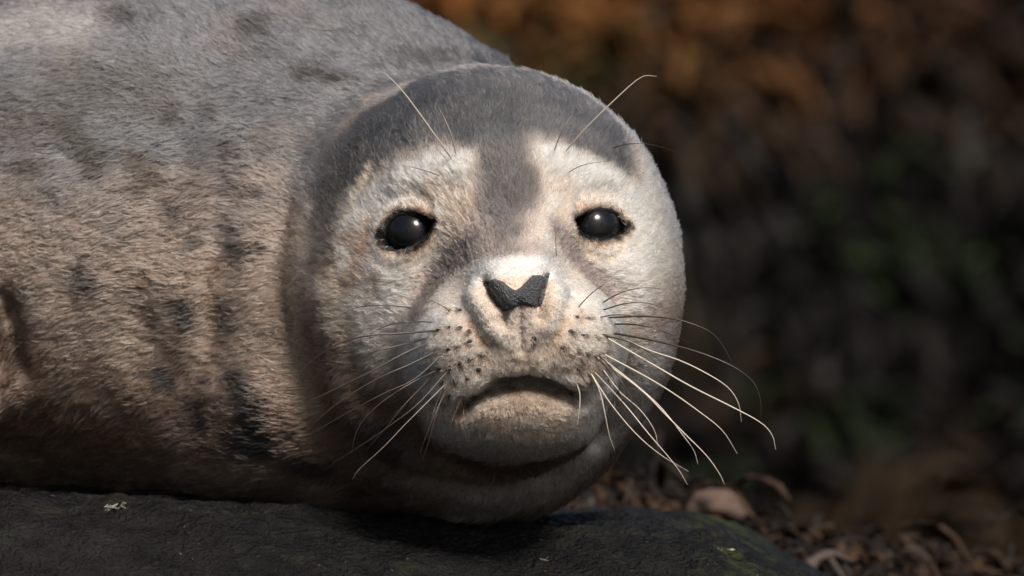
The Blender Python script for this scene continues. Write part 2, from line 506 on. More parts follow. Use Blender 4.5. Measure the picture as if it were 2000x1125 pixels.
SV = np.stack([at(AX, ci, pos[:, 0]), at(AY, cj, pos[:, 1]), at(AZ, ck, pos[:, 2])], 1)
SF = []
def emit(mask, cells, flip):
    i, j, k = np.nonzero(mask)
    q4 = [idx[i + a, j + b, k + c] for a, b, c in cells]
    F = np.stack(q4, 1)
    fl = flip[i, j, k]
    F[fl] = F[fl][:, ::-1]
    SF.append(F[(F >= 0).all(1)])
A0 = ins[:-1, 1:-1, 1:-1] != ins[1:, 1:-1, 1:-1]
emit(A0, [(0, 0, 0), (0, 1, 0), (0, 1, 1), (0, 0, 1)], ~ins[:-1, 1:-1, 1:-1])
A1 = ins[1:-1, :-1, 1:-1] != ins[1:-1, 1:, 1:-1]
emit(A1, [(0, 0, 0), (0, 0, 1), (1, 0, 1), (1, 0, 0)], ~ins[1:-1, :-1, 1:-1])
A2 = ins[1:-1, 1:-1, :-1] != ins[1:-1, 1:-1, 1:]
emit(A2, [(0, 0, 0), (1, 0, 0), (1, 1, 0), (0, 1, 0)], ~ins[1:-1, 1:-1, :-1])
SF = np.concatenate(SF)
del D, ins, cnt, act, idx

E0 = np.concatenate([SF[:, 0], SF[:, 1], SF[:, 2], SF[:, 3]]); E1 = np.concatenate([SF[:, 1], SF[:, 2], SF[:, 3], SF[:, 0]])
def smooth(V, it, w=0.5):
    deg = np.bincount(E0, minlength=len(V)) + np.bincount(E1, minlength=len(V))
    for _ in range(it):
        A = np.zeros_like(V)
        for c in range(3):
            A[:, c] = np.bincount(E0, V[E1, c], len(V)) + np.bincount(E1, V[E0, c], len(V))
        V = V * (1 - w) + w * A / np.maximum(deg, 1)[:, None]
    return V
def vnormals(V):
    n = np.cross(V[SF[:, 2]] - V[SF[:, 0]], V[SF[:, 3]] - V[SF[:, 1]])
    N = np.zeros_like(V)
    for k in range(4):
        for c in range(3):
            N[:, c] += np.bincount(SF[:, k], n[:, c], len(V))
    return norm(N)
SV = smooth(SV, 4)
SN = vnormals(SV)
if np.mean(np.einsum('ij,ij->i', SN, SV - np.array([-0.43, 3.2, 0.86])) > 0) < 0.5:
    SF = SF[:, ::-1].copy(); SN = -SN

def make_bvh():
    return BVHTree.FromPolygons(SV.tolist(), SF.tolist())
bvh = make_bvh()
CAM = np.array([0, -DIST, 0.0])
def cast(px, py):
    d = norm(pix(px, py, 0) - CAM)
    h = bvh.ray_cast(Vector(CAM), Vector(d))
    if h[0] is None:
        h = bvh.find_nearest(Vector(pix(px, py, 3.0)))
    return np.array(h[0]), np.array(h[1])
def line(pts, step=12):
    """3-D polyline on the skin through spots of the frontal view"""
    P = []
    for a, b in zip(pts[:-1], pts[1:]):
        n = max(1, int(math.hypot(b[0] - a[0], b[1] - a[1]) / step))
        for i in range(n):
            P.append((a[0] + (b[0] - a[0]) * i / n, a[1] + (b[1] - a[1]) * i / n))
    P.append(pts[-1])
    return np.array([cast(*p)[0] for p in P])
def dist_to(P, L):
    d = np.full(len(P), 1e9)
    for l in L:
        d = np.minimum(d, ((P - l) ** 2).sum(1))
    return np.sqrt(d)

# ---- sculpt strokes: (spots, radius, height along the normal), in hundredths of a working unit
STROKES = [
    # mouth line and lips
    ([(905, 792), (935, 778), (965, 763), (1010, 750), (1060, 752), (1105, 768), (1132, 778)], 15, -50),
    ([(970, 762), (1030, 754), (1090, 765)], 20, -34),
    ([(815, 768), (850, 790), (905, 795)], 18, -13),
    ([(1132, 778), (1170, 755), (1200, 722)], 16, -12),
    ([(850, 770), (900, 768), (940, 752)], 26, 8),
    ([(1110, 748), (1160, 735)], 26, 8),
    ([(960, 820), (1020, 812), (1080, 818)], 40, 6),
    # philtrum, nostril slits, wings
    ([(1016, 592), (1020, 680)], 7, -10),
    ([(943, 549), (955, 572), (970, 592), (984, 607), (982, 628)], 12, -30),
    ([(1071, 538), (1064, 560), (1056, 590), (1057, 618)], 10, -26),
    ([(930, 580), (950, 612), (965, 635)], 24, 13),
    ([(1088, 570), (1080, 600), (1070, 628)], 22, 13),
    ([(925, 630), (950, 665), (965, 690)], 17, -4),
    ([(1098, 625), (1085, 650), (1070, 680)], 17, -5),
    ([(970, 560), (990, 580), (1030, 575), (1050, 555)], 24, 8),
    # brows and the hollows by the eyes
    ([(800, 350), (860, 330), (905, 325)], 38, 12),
    ([(1070, 318), (1120, 328), (1180, 350)], 38, 12),
    ([(880, 480), (850, 520), (825, 570)], 40, -4),
    ([(1100, 470), (1140, 520), (1175, 565)], 38, -4),
    ([(790, 510), (760, 530)], 40, 8), ([(1190, 500), (1230, 520)], 40, 6),
    # ear hole streak and neck folds
    ([(735, 335), (702, 395)], 10, -5),
    ([(436, 300), (432, 420), (426, 560), (415, 700)], 40, -8),
    ([(500, 300), (495, 450), (490, 600), (500, 760)], 50, 7),
    ([(560, 420), (552, 560), (575, 700), (640, 820)], 34, -8),
    ([(380, 300), (375, 500), (360, 650)], 50, 10),
    ([(300, 640), (350, 760), (420, 860)], 70, -10),
    ([(690, 640), (700, 740), (760, 830)], 28, -4),
    ([(640, 560), (650, 700), (720, 840)], 40, 9),
    ([(840, 930), (960, 950), (1080, 920), (1160, 850)], 30, -16),
    ([(780, 880), (900, 920), (1010, 920), (1130, 870)], 34, 8),
    ([(700, 160), (800, 110), (900, 105), (980, 125)], 30, 8),
    # armpit
    ([(20, 590), (35, 660), (45, 720)], 30, -45),
]
DISP = np.zeros(len(SV))
for pts, rad, hgt in STROKES:
    L = line(pts, 8)
    d = dist_to(SV, L) * 100
    DISP += hgt * np.exp(-(d / rad) ** 2)
SV = SV + SN * (DISP / 100)[:, None]
# soft irregular swelling of the flanks, so that no surface is a perfect ellipsoid
SV = SV + SN * ((fbm(SV, 0.32, 71, 2) - 0.5) * 0.35 * sstep(-3.0, -5.0, SV[:, 0]) + (fbm(SV, 0.9, 73, 2) - 0.5) * 0.08)[:, None]
SN = vnormals(SV)
bvh = make_bvh()

# ---- eyes
EYES = [
    dict(out=[(748, 462), (753, 440), (768, 424), (790, 416), (812, 419), (832, 426), (846, 434), (841, 447), (830, 462), (815, 475), (795, 485), (772, 489), (756, 482)], R=0.60),
    dict(out=[(1119, 431), (1132, 422), (1150, 414), (1172, 410), (1195, 413), (1212, 424), (1223, 442), (1219, 454), (1204, 464), (1180, 468), (1158, 465), (1140, 455), (1127, 441)], R=0.58),
]
for ey in EYES:
    hits = [cast(*p) for p in ey['out']]
    O = np.array([h[0] for h in hits]); c = O.mean(0)
    n = norm(sum(cast(c0[0], c0[1])[1] for c0 in ey['out']))
    n = norm(n + np.array([0, -0.9, 0]))
    u = norm(np.cross(n, [0, 0, 1])); v = np.cross(u, n)
    if u[0] < 0: u, v = -u, v
    ey.update(O=O, c=c, n=n, u=u, v=v, sph=c - n * (ey['R'] - 0.07))
    poly = np.stack([(O - c) @ u, (O - c) @ v], 1)
    # a dense closed outline
    pc = catmull(np.vstack([poly, poly[:1]]), 72)[:-1]
    ey['poly'] = pc
def eye_sd(P, ey):
    """signed distance in the plane of the lids (negative inside) and the height above that plane"""
    q = P - ey['c']; a = np.stack([q @ ey['u'], q @ ey['v']], 1); hh = q @ ey['n']
    pc = ey['poly']; pn = np.roll(pc, -1, 0)
    d = np.full(len(P), 1e9); inside = np.zeros(len(P), bool)
    for p0, p1 in zip(pc, pn):
        e_ = p1 - p0; t = np.clip(((a - p0) @ e_) / (e_ @ e_), 0, 1)
        d = np.minimum(d, np.linalg.norm(a - p0 - t[:, None] * e_, axis=1))
        cr = (p0[1] > a[:, 1]) != (p1[1] > a[:, 1])
        xx = p0[0] + (a[:, 1] - p0[1]) * e_[0] / (e_[1] if abs(e_[1]) > 1e-9 else 1e-9)
        inside ^= cr & (a[:, 0] < xx)
    return np.where(inside, -d, d), hh
for ey in EYES:
    near = np.nonzero(((SV - ey['c']) ** 2).sum(1) < 1.2)[0]
    sd, hh = eye_sd(SV[near], ey)
    push = sstep(0.015, -0.09, sd) * 0.42
    lift = np.exp(-((sd - 0.14) / 0.10) ** 2) * 0.045
    SV[near] += -ey['n'] * push[:, None] + ey['n'] * lift[:, None]
SN = vnormals(SV)
bvh = make_bvh()

# ---- nose leather outline
NOSE = [(940, 546), (952, 551), (966, 545), (982, 550), (996, 562), (1007, 568), (1018, 561), (1029, 549), (1040, 538), (1056, 538), (1074, 533), (1070, 552), (1063, 578), (1057, 597), (1042, 602), (1030, 597), (1014, 594), (1003, 603), (988, 607), (976, 604), (962, 586), (950, 567)]
def in_poly(px, py, poly):
    ins_ = np.zeros(len(px), bool); d = np.full(len(px), 1e9)
    for (x0, y0), (x1, y1) in zip(poly, poly[1:] + poly[:1]):
        cr = (y0 > py) != (y1 > py)
        ins_ ^= cr & (px < x0 + (py - y0) * (x1 - x0) / ((y1 - y0) or 1e-9))
        ex, ey_ = x1 - x0, y1 - y0
        t = np.clip(((px - x0) * ex + (py - y0) * ey_) / (ex * ex + ey_ * ey_), 0, 1)
        d = np.minimum(d, np.hypot(px - x0 - t * ex, py - y0 - t * ey_))
    return np.where(ins_, d, -d)
def to_pix(P):
    f = 1 + P[:, 1] / DIST
    return 1000 + P[:, 0] / f * 100, 562.5 - P[:, 2] / f * 100

# ---- coat colours with some painted light and shade, laid on the skin in 3-D
s = srgb
def paint(P):
    n_ = len(P)
    X, Y, Z = P.T
    wob = (fbm(P, 2.2, 81, 3) - 0.5)
    wob2 = (fbm(P, 0.9, 83, 3) - 0.5)
    # trunk: slate above, fawn on the flank, brown-fawn below with belly shade painted in
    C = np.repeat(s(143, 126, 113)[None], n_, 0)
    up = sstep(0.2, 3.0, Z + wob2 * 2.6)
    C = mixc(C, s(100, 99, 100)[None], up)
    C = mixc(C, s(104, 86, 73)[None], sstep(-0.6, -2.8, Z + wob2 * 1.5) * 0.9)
    mott = sstep(0.56, 0.74, fbm(P * [0.8, 1, 1.1], 1.15, 85, 3))
    C = mixc(C, s(104, 94, 88)[None], mott * 0.45 * sstep(-2.9, -4.2, X))
    C = mixc(C, s(160, 142, 126)[None], sstep(0.58, 0.72, fbm(P, 0.8, 87, 3)) * 0.5 * sstep(2.6, 1.0, Z))
    # head: pale mask
    hd = sstep(3.95, 3.55, np.sqrt(((P - np.array([-0.43, 2.6, 0.7])) ** 2).sum(1)) )
    hd = np.maximum(hd, sstep(2.7, 2.2, np.sqrt(((P - pix(1008, 670, -0.8)) ** 2).sum(1))))
    C = mixc(C, s(228, 207, 190)[None], hd)
    def put(pts, rad, col, k=1.0, soft=0.5, rag=0.5, C=None):
        d = dist_to(P, line(pts, 14)) * 100
        d = d + (wob * 1.4 + wob2 * 0.5) * rad * rag * 2
        w = sstep(rad * (1 + soft), rad * (1 - soft), d) * k
        return mixc(C, s(*col)[None], w)
    # dark cap
    for pts, rad, col, k, soft, rag in [
        ([(670, 330), (740, 240), (860, 180), (990, 165), (1090, 185), (1160, 240)], 105, (97, 97, 98), 0.96, 0.4, 0.15),
        ([(740, 290), (860, 235), (980, 235), (1090, 245), (1180, 300)], 78, (84, 84, 85), 0.96, 0.5, 0.2),
        ([(955, 260), (985, 330), (992, 400)], 66, (76, 76, 77), 0.95, 0.55, 0.3),
        ([(992, 400), (987, 450), (982, 490)], 48, (92, 87, 86), 0.9, 0.7, 0.45),
        ([(700, 320), (655, 390), (638, 440), (645, 500)], 50, (102, 98, 93), 0.9, 0.5, 0.35),
        ([(655, 520), (675, 600), (680, 650)], 26, (146, 128, 110), 0.6, 0.7, 0.4),
        ([(1150, 190), (1230, 270), (1285, 360), (1305, 450)], 30, (196, 190, 186), 0.75, 0.8, 0.2),  # right edge: cap fades, and its rim light is painted pale grey
        # grey by the muzzle
        ([(925, 478), (885, 512), (848, 560), (824, 605)], 34, (112, 103, 102), 0.92, 0.5, 0.25),
        ([(1085, 455), (1120, 500), (1150, 540), (1175, 570)], 27, (116, 107, 106), 0.9, 0.55, 0.25),
        ([(930, 505), (980, 500), (1050, 492)], 26, (142, 130, 124), 0.7, 0.7, 0.35),
        # pale brows and eye surrounds
        ([(752, 412), (780, 380), (830, 352), (905, 328)], 24, (240, 220, 202), 0.95, 0.7, 0.3),
        ([(1070, 318), (1110, 330), (1170, 355), (1215, 385), (1235, 420)], 27, (242, 222, 204), 0.95, 0.7, 0.3),
        ([(855, 385), (905, 405), (890, 440)], 28, (178, 148, 128), 0.75, 0.8, 0.5),
        ([(1085, 375), (1105, 410)], 24, (182, 152, 132), 0.7, 0.8, 0.5),
        ([(735, 335), (703, 398), (690, 430)], 11, (204, 180, 150), 0.75, 0.7, 0.3),
        ([(760, 505), (800, 505), (840, 478)], 15, (232, 208, 186), 0.8, 0.6, 0.2),
        ([(1150, 490), (1200, 490), (1240, 470)], 18, (236, 214, 192), 0.8, 0.6, 0.2),
        # brown smudges beside the left eye
        ([(700, 470), (712, 505), (700, 540)], 22, (120, 96, 82), 0.75, 0.7, 0.7),
        ([(728, 440), (722, 480)], 12, (170, 128, 104), 0.7, 0.7, 0.4),
        ([(750, 545), (735, 575)], 14, (140, 112, 96), 0.6, 0.8, 0.6),
        ([(592, 470), (580, 560), (585, 680), (630, 790)], 24, (186, 164, 140), 0.7, 0.8, 0.4),
        # muzzle
        ([(865, 665), (900, 670), (1010, 660), (1110, 650), (1170, 650)], 55, (212, 191, 173), 0.9, 0.5, 0.1),
        ([(940, 530), (1000, 520), (1070, 520), (1100, 560)], 24, (246, 238, 228), 0.95, 0.5, 0.15),
        ([(858, 620), (832, 650), (812, 700), (815, 750)], 22, (244, 232, 220), 0.9, 0.6, 0.1),
        ([(1100, 570), (1150, 590), (1190, 620)], 22, (240, 226, 212), 0.8, 0.6, 0.1),
        ([(1010, 605), (1022, 640), (1040, 668)], 22, (150, 138, 130), 0.65, 0.8, 0.6),
        ([(1017, 592), (1020, 670)], 4, (80, 70, 66), 0.7, 0.6, 0.1),
        ([(950, 690), (1030, 700), (1100, 690), (1150, 720)], 24, (166, 142, 122), 0.65, 0.8, 0.4),  # upper lip: browner wet fur, with the shade above the mouth painted in
        ([(925, 632), (950, 665)], 11, (150, 118, 90), 0.75, 0.7, 0.2),
        ([(1098, 625), (1080, 660)], 11, (150, 118, 90), 0.75, 0.7, 0.2),
        ([(905, 795), (965, 766), (1030, 753), (1110, 770)], 13, (44, 35, 31), 0.92, 0.6, 0.25),  # mouth groove: the darkness inside it painted into the colour
        ([(960, 800), (1030, 790), (1090, 795)], 30, (136, 116, 100), 0.8, 0.8, 0.4),  # lower lip: browner wet fur plus painted shade of the lip overhang
        ([(930, 830), (1030, 840), (1100, 822)], 34, (176, 155, 138), 0.8, 0.8, 0.4),
        ([(812, 765), (860, 800), (900, 815)], 12, (168, 120, 92), 0.7, 0.7, 0.3),
        # pale throat
        ([(1270, 700), (1225, 800), (1150, 880), (1050, 950), (940, 985)], 62, (196, 186, 178), 0.85, 0.7, 0.2),
        ([(760, 900), (850, 960)], 50, (150, 134, 120), 0.6, 0.8, 0.3),
        # trunk spots and patches
        ([(235, 30), (262, 38)], 24, (64, 61, 60), 0.97, 0.6, 0.45), ([(500, 62), (535, 52)], 22, (68, 65, 64), 0.95, 0.6, 0.45),
        ([(610, 150), (690, 155)], 20, (64, 60, 58), 0.95, 0.6, 0.45), ([(350, 228), (368, 215)], 24, (61, 57, 54), 0.97, 0.6, 0.45),
        ([(430, 215), (432, 226)], 14, (61, 57, 56), 0.88, 0.6, 0.45), ([(150, 235), (180, 265), (205, 300)], 28, (61, 57, 53), 0.88, 0.7, 0.52),
        ([(40, 210), (130, 190), (250, 170), (320, 190)], 60, (77, 73, 70), 0.63, 0.8, 0.52), ([(456, 280), (462, 310)], 22, (63, 58, 56), 0.97, 0.6, 0.52),
        ([(455, 345), (462, 365)], 18, (64, 58, 56), 0.88, 0.6, 0.52), ([(280, 310), (310, 340), (290, 360)], 24, (75, 67, 61), 0.88, 0.7, 0.52),
        ([(505, 378), (520, 384)], 12, (57, 52, 52), 0.97, 0.6, 0.38), ([(60, 325), (85, 322)], 18, (67, 61, 57), 0.95, 0.7, 0.45),
        ([(350, 400), (365, 420)], 17, (64, 60, 57), 0.95, 0.7, 0.45), ([(384, 470), (392, 475)], 13, (67, 63, 60), 0.88, 0.7, 0.45),
        ([(468, 470), (488, 492)], 20, (67, 63, 61), 0.95, 0.7, 0.45), ([(522, 478), (528, 484)], 11, (63, 56, 52), 0.95, 0.6, 0.38),
        ([(180, 525), (188, 555)], 22, (61, 57, 56), 0.97, 0.6, 0.45), ([(290, 545), (292, 556)], 11, (77, 58, 43), 0.97, 0.6, 0.38),
        ([(372, 595), (388, 630)], 20, (61, 57, 56), 0.97, 0.6, 0.52), ([(310, 620), (320, 650)], 14, (75, 67, 60), 0.76, 0.7, 0.45),
        ([(325, 715), (345, 740)], 20, (57, 53, 52), 0.97, 0.6, 0.52), ([(418, 735), (425, 745)], 12, (58, 54, 52), 0.88, 0.6, 0.45),
        ([(400, 780), (410, 820)], 18, (50, 47, 46), 0.97, 0.6, 0.52), ([(485, 740), (505, 790), (520, 850)], 30, (46, 43, 42), 0.97, 0.6, 0.45),
        ([(500, 850), (530, 865)], 38, (39, 36, 36), 0.97, 0.6, 0.38), ([(600, 900), (650, 912)], 28, (46, 43, 42), 0.97, 0.7, 0.45),
        ([(612, 650), (640, 690), (655, 715)], 20, (92, 84, 79), 0.6, 0.6, 0.45), ([(730, 830), (770, 870)], 36, (63, 58, 56), 0.88, 0.8, 0.38),  # last stroke: dark patch on the neck below the jaw
        ([(432, 520), (428, 580), (440, 640)], 14, (92, 73, 57), 0.88, 0.7, 0.45), ([(455, 590), (460, 640)], 18, (78, 73, 68), 0.76, 0.7, 0.45),
        ([(0, 60), (60, 40), (150, 50)], 60, (156, 150, 145), 0.66, 0.8, 0.22),
        ([(0, 620), (20, 680), (30, 740)], 22, (73, 58, 47), 0.88, 0.7, 0.22),  # armpit hollow: darkness of the recess painted into the coat
    ]:
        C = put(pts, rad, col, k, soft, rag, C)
    for ey in EYES:
        near = np.nonzero(((P - ey['c']) ** 2).sum(1) < 1.5)[0]
        sd, hh = eye_sd(P[near], ey)
        C[near] = mixc(C[near], s(26, 24, 24)[None], sstep(0.11, 0.03, sd + wob[near] * 0.16))
    return np.clip(C, 0, 1) ** 1.22
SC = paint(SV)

DOTS = [(560, 330 + 0)] and [(899, 606), (917, 647), (857, 645), (880, 640), (899, 640), (916, 667), (896, 677), (875, 682), (856, 682), (838, 690), (942, 692), (918, 701), (899, 711), (880, 717), (860, 720), (843, 724), (936, 722), (913, 740), (891, 745), (868, 747), (935, 746), (905, 770), (880, 772), (1041, 672), (1043, 660), (1127, 620), (1147, 622), (1115, 648), (1138, 655), (1161, 657), (1100, 679), (1124, 682), (1143, 688), (1160, 693), (1176, 690), (1083, 708), (1132, 702), (1128, 720), (1150, 722), (1174, 716), (1106, 713), (1150, 742), (1125, 745), (1178, 655), (880, 608)]
DOT3 = np.array([cast(*p)[0] for p in DOTS])

# ---- body mesh and skin
m_skin, nt, bsdf, out = new_mat('seal_skin')
att = nt.nodes.new('ShaderNodeAttribute'); att.attribute_name = 'coat'
nt.links.new(att.outputs['Color'], bsdf.inputs['Base Color'])
bsdf.inputs['Roughness'].default_value = 0.9
bsdf.inputs['Specular IOR Level'].default_value = 0.1

seal = add_obj('seal', None)
seal['label'] = 'grey spotted young seal lying on the dark rock and facing the camera'
seal['category'] = 'seal'
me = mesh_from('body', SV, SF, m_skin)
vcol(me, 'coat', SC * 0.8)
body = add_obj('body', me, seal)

# ---- eyeballs and lids
m_eye, nt, bsdf, out = new_mat('wet_black_eye')
bsdf.inputs['Base Color'].default_value = (0.006, 0.006, 0.007, 1)
bsdf.inputs['Roughness'].default_value = 0.20
bsdf.inputs['Specular IOR Level'].default_value = 0.5
m_lid, nt, bsdf, out = new_mat('wet_black_lid')
bsdf.inputs['Base Color'].default_value = (0.010, 0.010, 0.011, 1)
bsdf.inputs['Roughness'].default_value = 0.35
nl = nt.nodes.new('ShaderNodeTexNoise'); nl.inputs['Scale'].default_value = 700
bl = nt.nodes.new('ShaderNodeBump'); bl.inputs['Distance'].default_value = 0.0006
nt.links.new(nl.outputs['Fac'], bl.inputs['Height']); nt.links.new(bl.outputs[0], bsdf.inputs['Normal'])
for ey in EYES:
    R = ey['R']; nu, nv = 48, 32
    th = np.linspace(0, 2 * math.pi, nu, endpoint=False); ph = np.linspace(0.02, math.pi - 0.02, nv)
    T, Ph = np.meshgrid(th, ph, indexing='ij')
    V = np.stack([np.sin(Ph) * np.cos(T), np.cos(Ph), np.sin(Ph) * np.sin(T)], -1).reshape(-1, 3)
    V = V[:, 0:1] * ey['u'] + V[:, 1:2] * ey['n'] + V[:, 2:3] * ey['v']
    # cornea bulges a little
    cb = np.clip((V @ ey['n'] - 0.80) / 0.2, 0, 1)
    V = V * (R * (1 + 0.05 * cb * cb * (3 - 2 * cb)))[:, None] + ey['sph']
    F = []
    for i in range(nu):
        i2 = (i + 1) % nu
        for j in range(nv - 1):
            F.append((i * nv + j, i * nv + j + 1, i2 * nv + j + 1, i2 * nv + j))
    eo = add_obj('eye', mesh_from('eye', V, np.array(F), m_eye), seal)
    pc = ey['poly']
    ring = ey['c'] + pc[:, :1] * ey['u'] + pc[:, 1:] * ey['v']
    # sit on the eyeball
    q = ring - ey['sph']; lat = np.linalg.norm(q - (q @ ey['n'])[:, None] * ey['n'], axis=1)
    hgt = np.sqrt(np.maximum(R * R - lat ** 2, 0.02))
    ring = q - (q @ ey['n'])[:, None] * ey['n'] + hgt[:, None] * ey['n'] + ey['sph']
    ring = ring + ey['n'] * 0.02
    ring = np.vstack([ring, ring[:2]])
    V, F = tube(ring, np.full(len(ring), 0.036) * (1 + 0.3 * (np.sin(np.arange(len(ring)) * 1.3))), 8)
    add_obj('eyelid', mesh_from('eyelid', V, F, m_lid), eo)

# ---- nose leather
m_nose, nt, bsdf, out = new_mat('nose_leather')
bsdf.inputs['Base Color'].default_value = (0.046, 0.047, 0.052, 1)
bsdf.inputs['Roughness'].default_value = 0.55
nl = nt.nodes.new('ShaderNodeTexVoronoi'); nl.inputs['Scale'].default_value = 900
tcn = nt.nodes.new('ShaderNodeTexCoord'); nt.links.new(tcn.outputs['Object'], nl.inputs['Vector'])
bl = nt.nodes.new('ShaderNodeBump'); bl.inputs['Distance'].default_value = 0.0008; bl.inputs['Strength'].default_value = 1.0
nt.links.new(nl.outputs['Distance'], bl.inputs['Height']); nt.links.new(bl.outputs[0], bsdf.inputs['Normal'])
stp = 2
gx_ = np.arange(932, 1082, stp); gy_ = np.arange(526, 614, stp)
PX, PY = np.meshgrid(gx_, gy_, indexing='ij')
sdn = in_poly(PX.ravel().astype(float), PY.ravel().astype(float), NOSE)
NV = np.zeros((PX.size, 3)); keep = sdn > -4
for i in np.nonzero(keep)[0]:
    p, n = cast(PX.ravel()[i], PY.ravel()[i])
    NV[i] = p + n * (0.095 * float(sstep(-4, 7, sdn[i])) - 0.02)
F = grid_faces(len(gx_), len(gy_)); F = F[keep[F].all(1)][:, ::-1]
used = np.unique(F); remap = np.full(PX.size, -1); remap[used] = np.arange(len(used))
nose = add_obj('nose', mesh_from('nose', NV[used], remap[F], m_nose), seal)

# ------------------------------------------------------------------ fur
tri = np.concatenate([SF[:, [0, 1, 2]], SF[:, [0, 2, 3]]])
cen = SV[tri].mean(1)
fn = np.cross(SV[tri[:, 1]] - SV[tri[:, 0]], SV[tri[:, 2]] - SV[tri[:, 0]])
area = 0.5 * np.linalg.norm(fn, axis=1); fn = norm(fn)
view = norm(CAM - cen); facing = np.einsum('ij,ij->i', fn, view)
px_, py_ = to_pix(cen)
headness = np.maximum(sstep(4.3, 3.7, np.linalg.norm(cen - np.array([-0.43, 2.6, 0.0]), axis=1)), sstep(3.6, 2.6, np.linalg.norm(cen - pix(1010, 640, -1.3), axis=1)))
dens = (470 + 530 * headness) * sstep(-0.45, -0.1, facing)
dens *= sstep(-200, -60, px_) * sstep(-220, -60, py_) * (py_ < 1090)
dens = np.maximum(dens, 6.0 * (px_ > -700))
CH = 5                                  # hairs to a tuft
wgt = area * dens
ntuft = int(wgt.sum())
cum = np.cumsum(wgt); pick = np.searchsorted(cum, rng.uniform(0, cum[-1], ntuft))
r1 = np.sqrt(rng.uniform(0, 1, ntuft)); r2 = rng.uniform(0, 1, ntuft)
bar = np.stack([1 - r1, r1 * (1 - r2), r1 * r2], 1)
TP = np.einsum('ij,ijk->ik', bar, SV[tri[pick]])
TN = norm(np.einsum('ij,ijk->ik', bar, SN[tri[pick]]))
TC = np.einsum('ij,ijk->ik', bar, SC[tri[pick]])
ppx, ppy = to_pix(TP)
front = TP[:, 1] < 1.0
keep = ~((in_poly(ppx, ppy, NOSE) > -3.0) & front & (np.abs(ppx - 1007) < 90))
for ey in EYES:
    nr = np.nonzero(((TP - ey['c']) ** 2).sum(1) < 1.5)[0]
    sd, hh = eye_sd(TP[nr], ey)
    keep[nr] &= sd > 0.012
TP, TN, TC, ppx, ppy = TP[keep], TN[keep], TC[keep], ppx[keep], ppy[keep]
nT = len(TP)

# lie of the coat: away from the nose on the head, tailwards on the trunk
nose_p = pix(1006, 560, -1.9)
dh = TP - nose_p
hn = sstep(4.6, 3.7, np.linalg.norm(TP - np.array([-0.43, 2.6, 0.0]), axis=1))
mzd = np.linalg.norm((TP - pix(1010, 640, -1.3)), axis=1)
hn = np.maximum(hn, sstep(3.6, 2.6, mzd))
db = np.array([-0.86, 0.32, -0.30])[None] + (np.stack([vnoise(TP, 0.45, 91), vnoise(TP, 0.45, 92), vnoise(TP, 0.45, 93)], 1) - 0.5) * 0.9
lie = norm(norm(dh) * hn[:, None] + norm(db) * (1 - hn[:, None]))
# below the nose the coat runs down to the lips
lip = sstep(1.5, 0.6, np.linalg.norm(TP - pix(1012, 680, -1.7), axis=1)) * sstep(-0.35, -0.75, TP[:, 2])
lie = norm(lie * (1 - 0.5 * lip[:, None]) + np.array([0, 0, -1.0]) * 0.5 * lip[:, None])
rim = np.zeros(nT)
for ey in EYES:
    q = TP - ey['c']; dd = np.linalg.norm(q, axis=1)
    w = sstep(0.95, 0.55, dd)
    lie = norm(lie * (1 - 0.75 * w[:, None]) + norm(q) * 0.75 * w[:, None])
    rim = np.maximum(rim, w)
wv = np.stack([vnoise(TP, 3.2, 101), vnoise(TP, 3.2, 102), vnoise(TP, 3.2, 103)], 1) - 0.5
lie = lie + wv * (0.55 + 0.5 * sstep(2.6, 1.8, mzd))[:, None]
lie = lie - TN * np.einsum('ij,ij->i', lie, TN)[:, None]
lie = norm(lie)
lift = 0.42 + 0.25 * (vnoise(TP, 1.6, 105) - 0.5) + 0.14 * sstep(2.6, 1.8, mzd)
mzd = np.linalg.norm((TP - pix(1010, 640, -1.3)), axis=1)
leng = 0.27 + 0.03 * (1 - hn)
leng = leng * (1 - hn) + hn * (0.235 - 0.110 * sstep(2.9, 1.9, mzd))
leng *= (1 - 0.45 * rim)
leng *= 1 - 0.40 * sstep(1.0, 0.75, np.linalg.norm(TP - pix(1006, 566, -1.75), axis=1))
leng *= 0.8 + 0.5 * vnoise(TP, 0.8, 107)

def worley(P, size, seed):
    Q = P / size + 500.0; I = np.floor(Q).astype(np.int64)
    best = np.full(len(P), 1e9); C0 = np.zeros_like(P); key = np.zeros(len(P))
    for a in (-1, 0, 1):
        for b in (-1, 0, 1):
            for c in (-1, 0, 1):
                J = I + [a, b, c]
                f = np.stack([hash3(J[:, 0], J[:, 1], J[:, 2], seed + q) for q in range(3)], 1)
                d = ((J + f - Q) ** 2).sum(1)
                m = d < best
                best[m] = d[m]; C0[m] = ((J + f - 500.0) * size)[m]; key[m] = f[m, 0]
    return C0, key
lcH, lkH = worley(TP, 0.105, 301)
lcB, lkB = worley(TP, 0.14, 305)
isH = hn > 0.5
LC = np.where(isH[:, None], lcH, lcB); LK = np.where(isH, lkH, lkB)
K = 4
N = nT * CH
ti = np.repeat(np.arange(nT), CH)
t1 = lie[ti]; nn = TN[ti]; t2 = np.cross(nn, t1)
sp = (0.045 + 0.02 * (1 - hn))[ti]
o1 = rng.normal(0, 1, N) * sp; o2 = rng.normal(0, 1, N) * sp
root = TP[ti] + t1 * o1[:, None] + t2 * o2[:, None] - nn * 0.012
ln = leng[ti] * rng.uniform(0.6, 1.25, N)
lf = lift[ti] * rng.uniform(0.55, 1.45, N)
conv = 0.55                             # tips of a tuft draw together
dirj = norm(t1 + t2 * rng.normal(0, 0.13, N)[:, None])
off = LC[ti] - root
off -= nn * np.einsum('ij,ij->i', off, nn)[:, None]
ln = ln * (0.8 + 0.4 * LK[ti])
pts = np.empty((N, K, 3), f32)
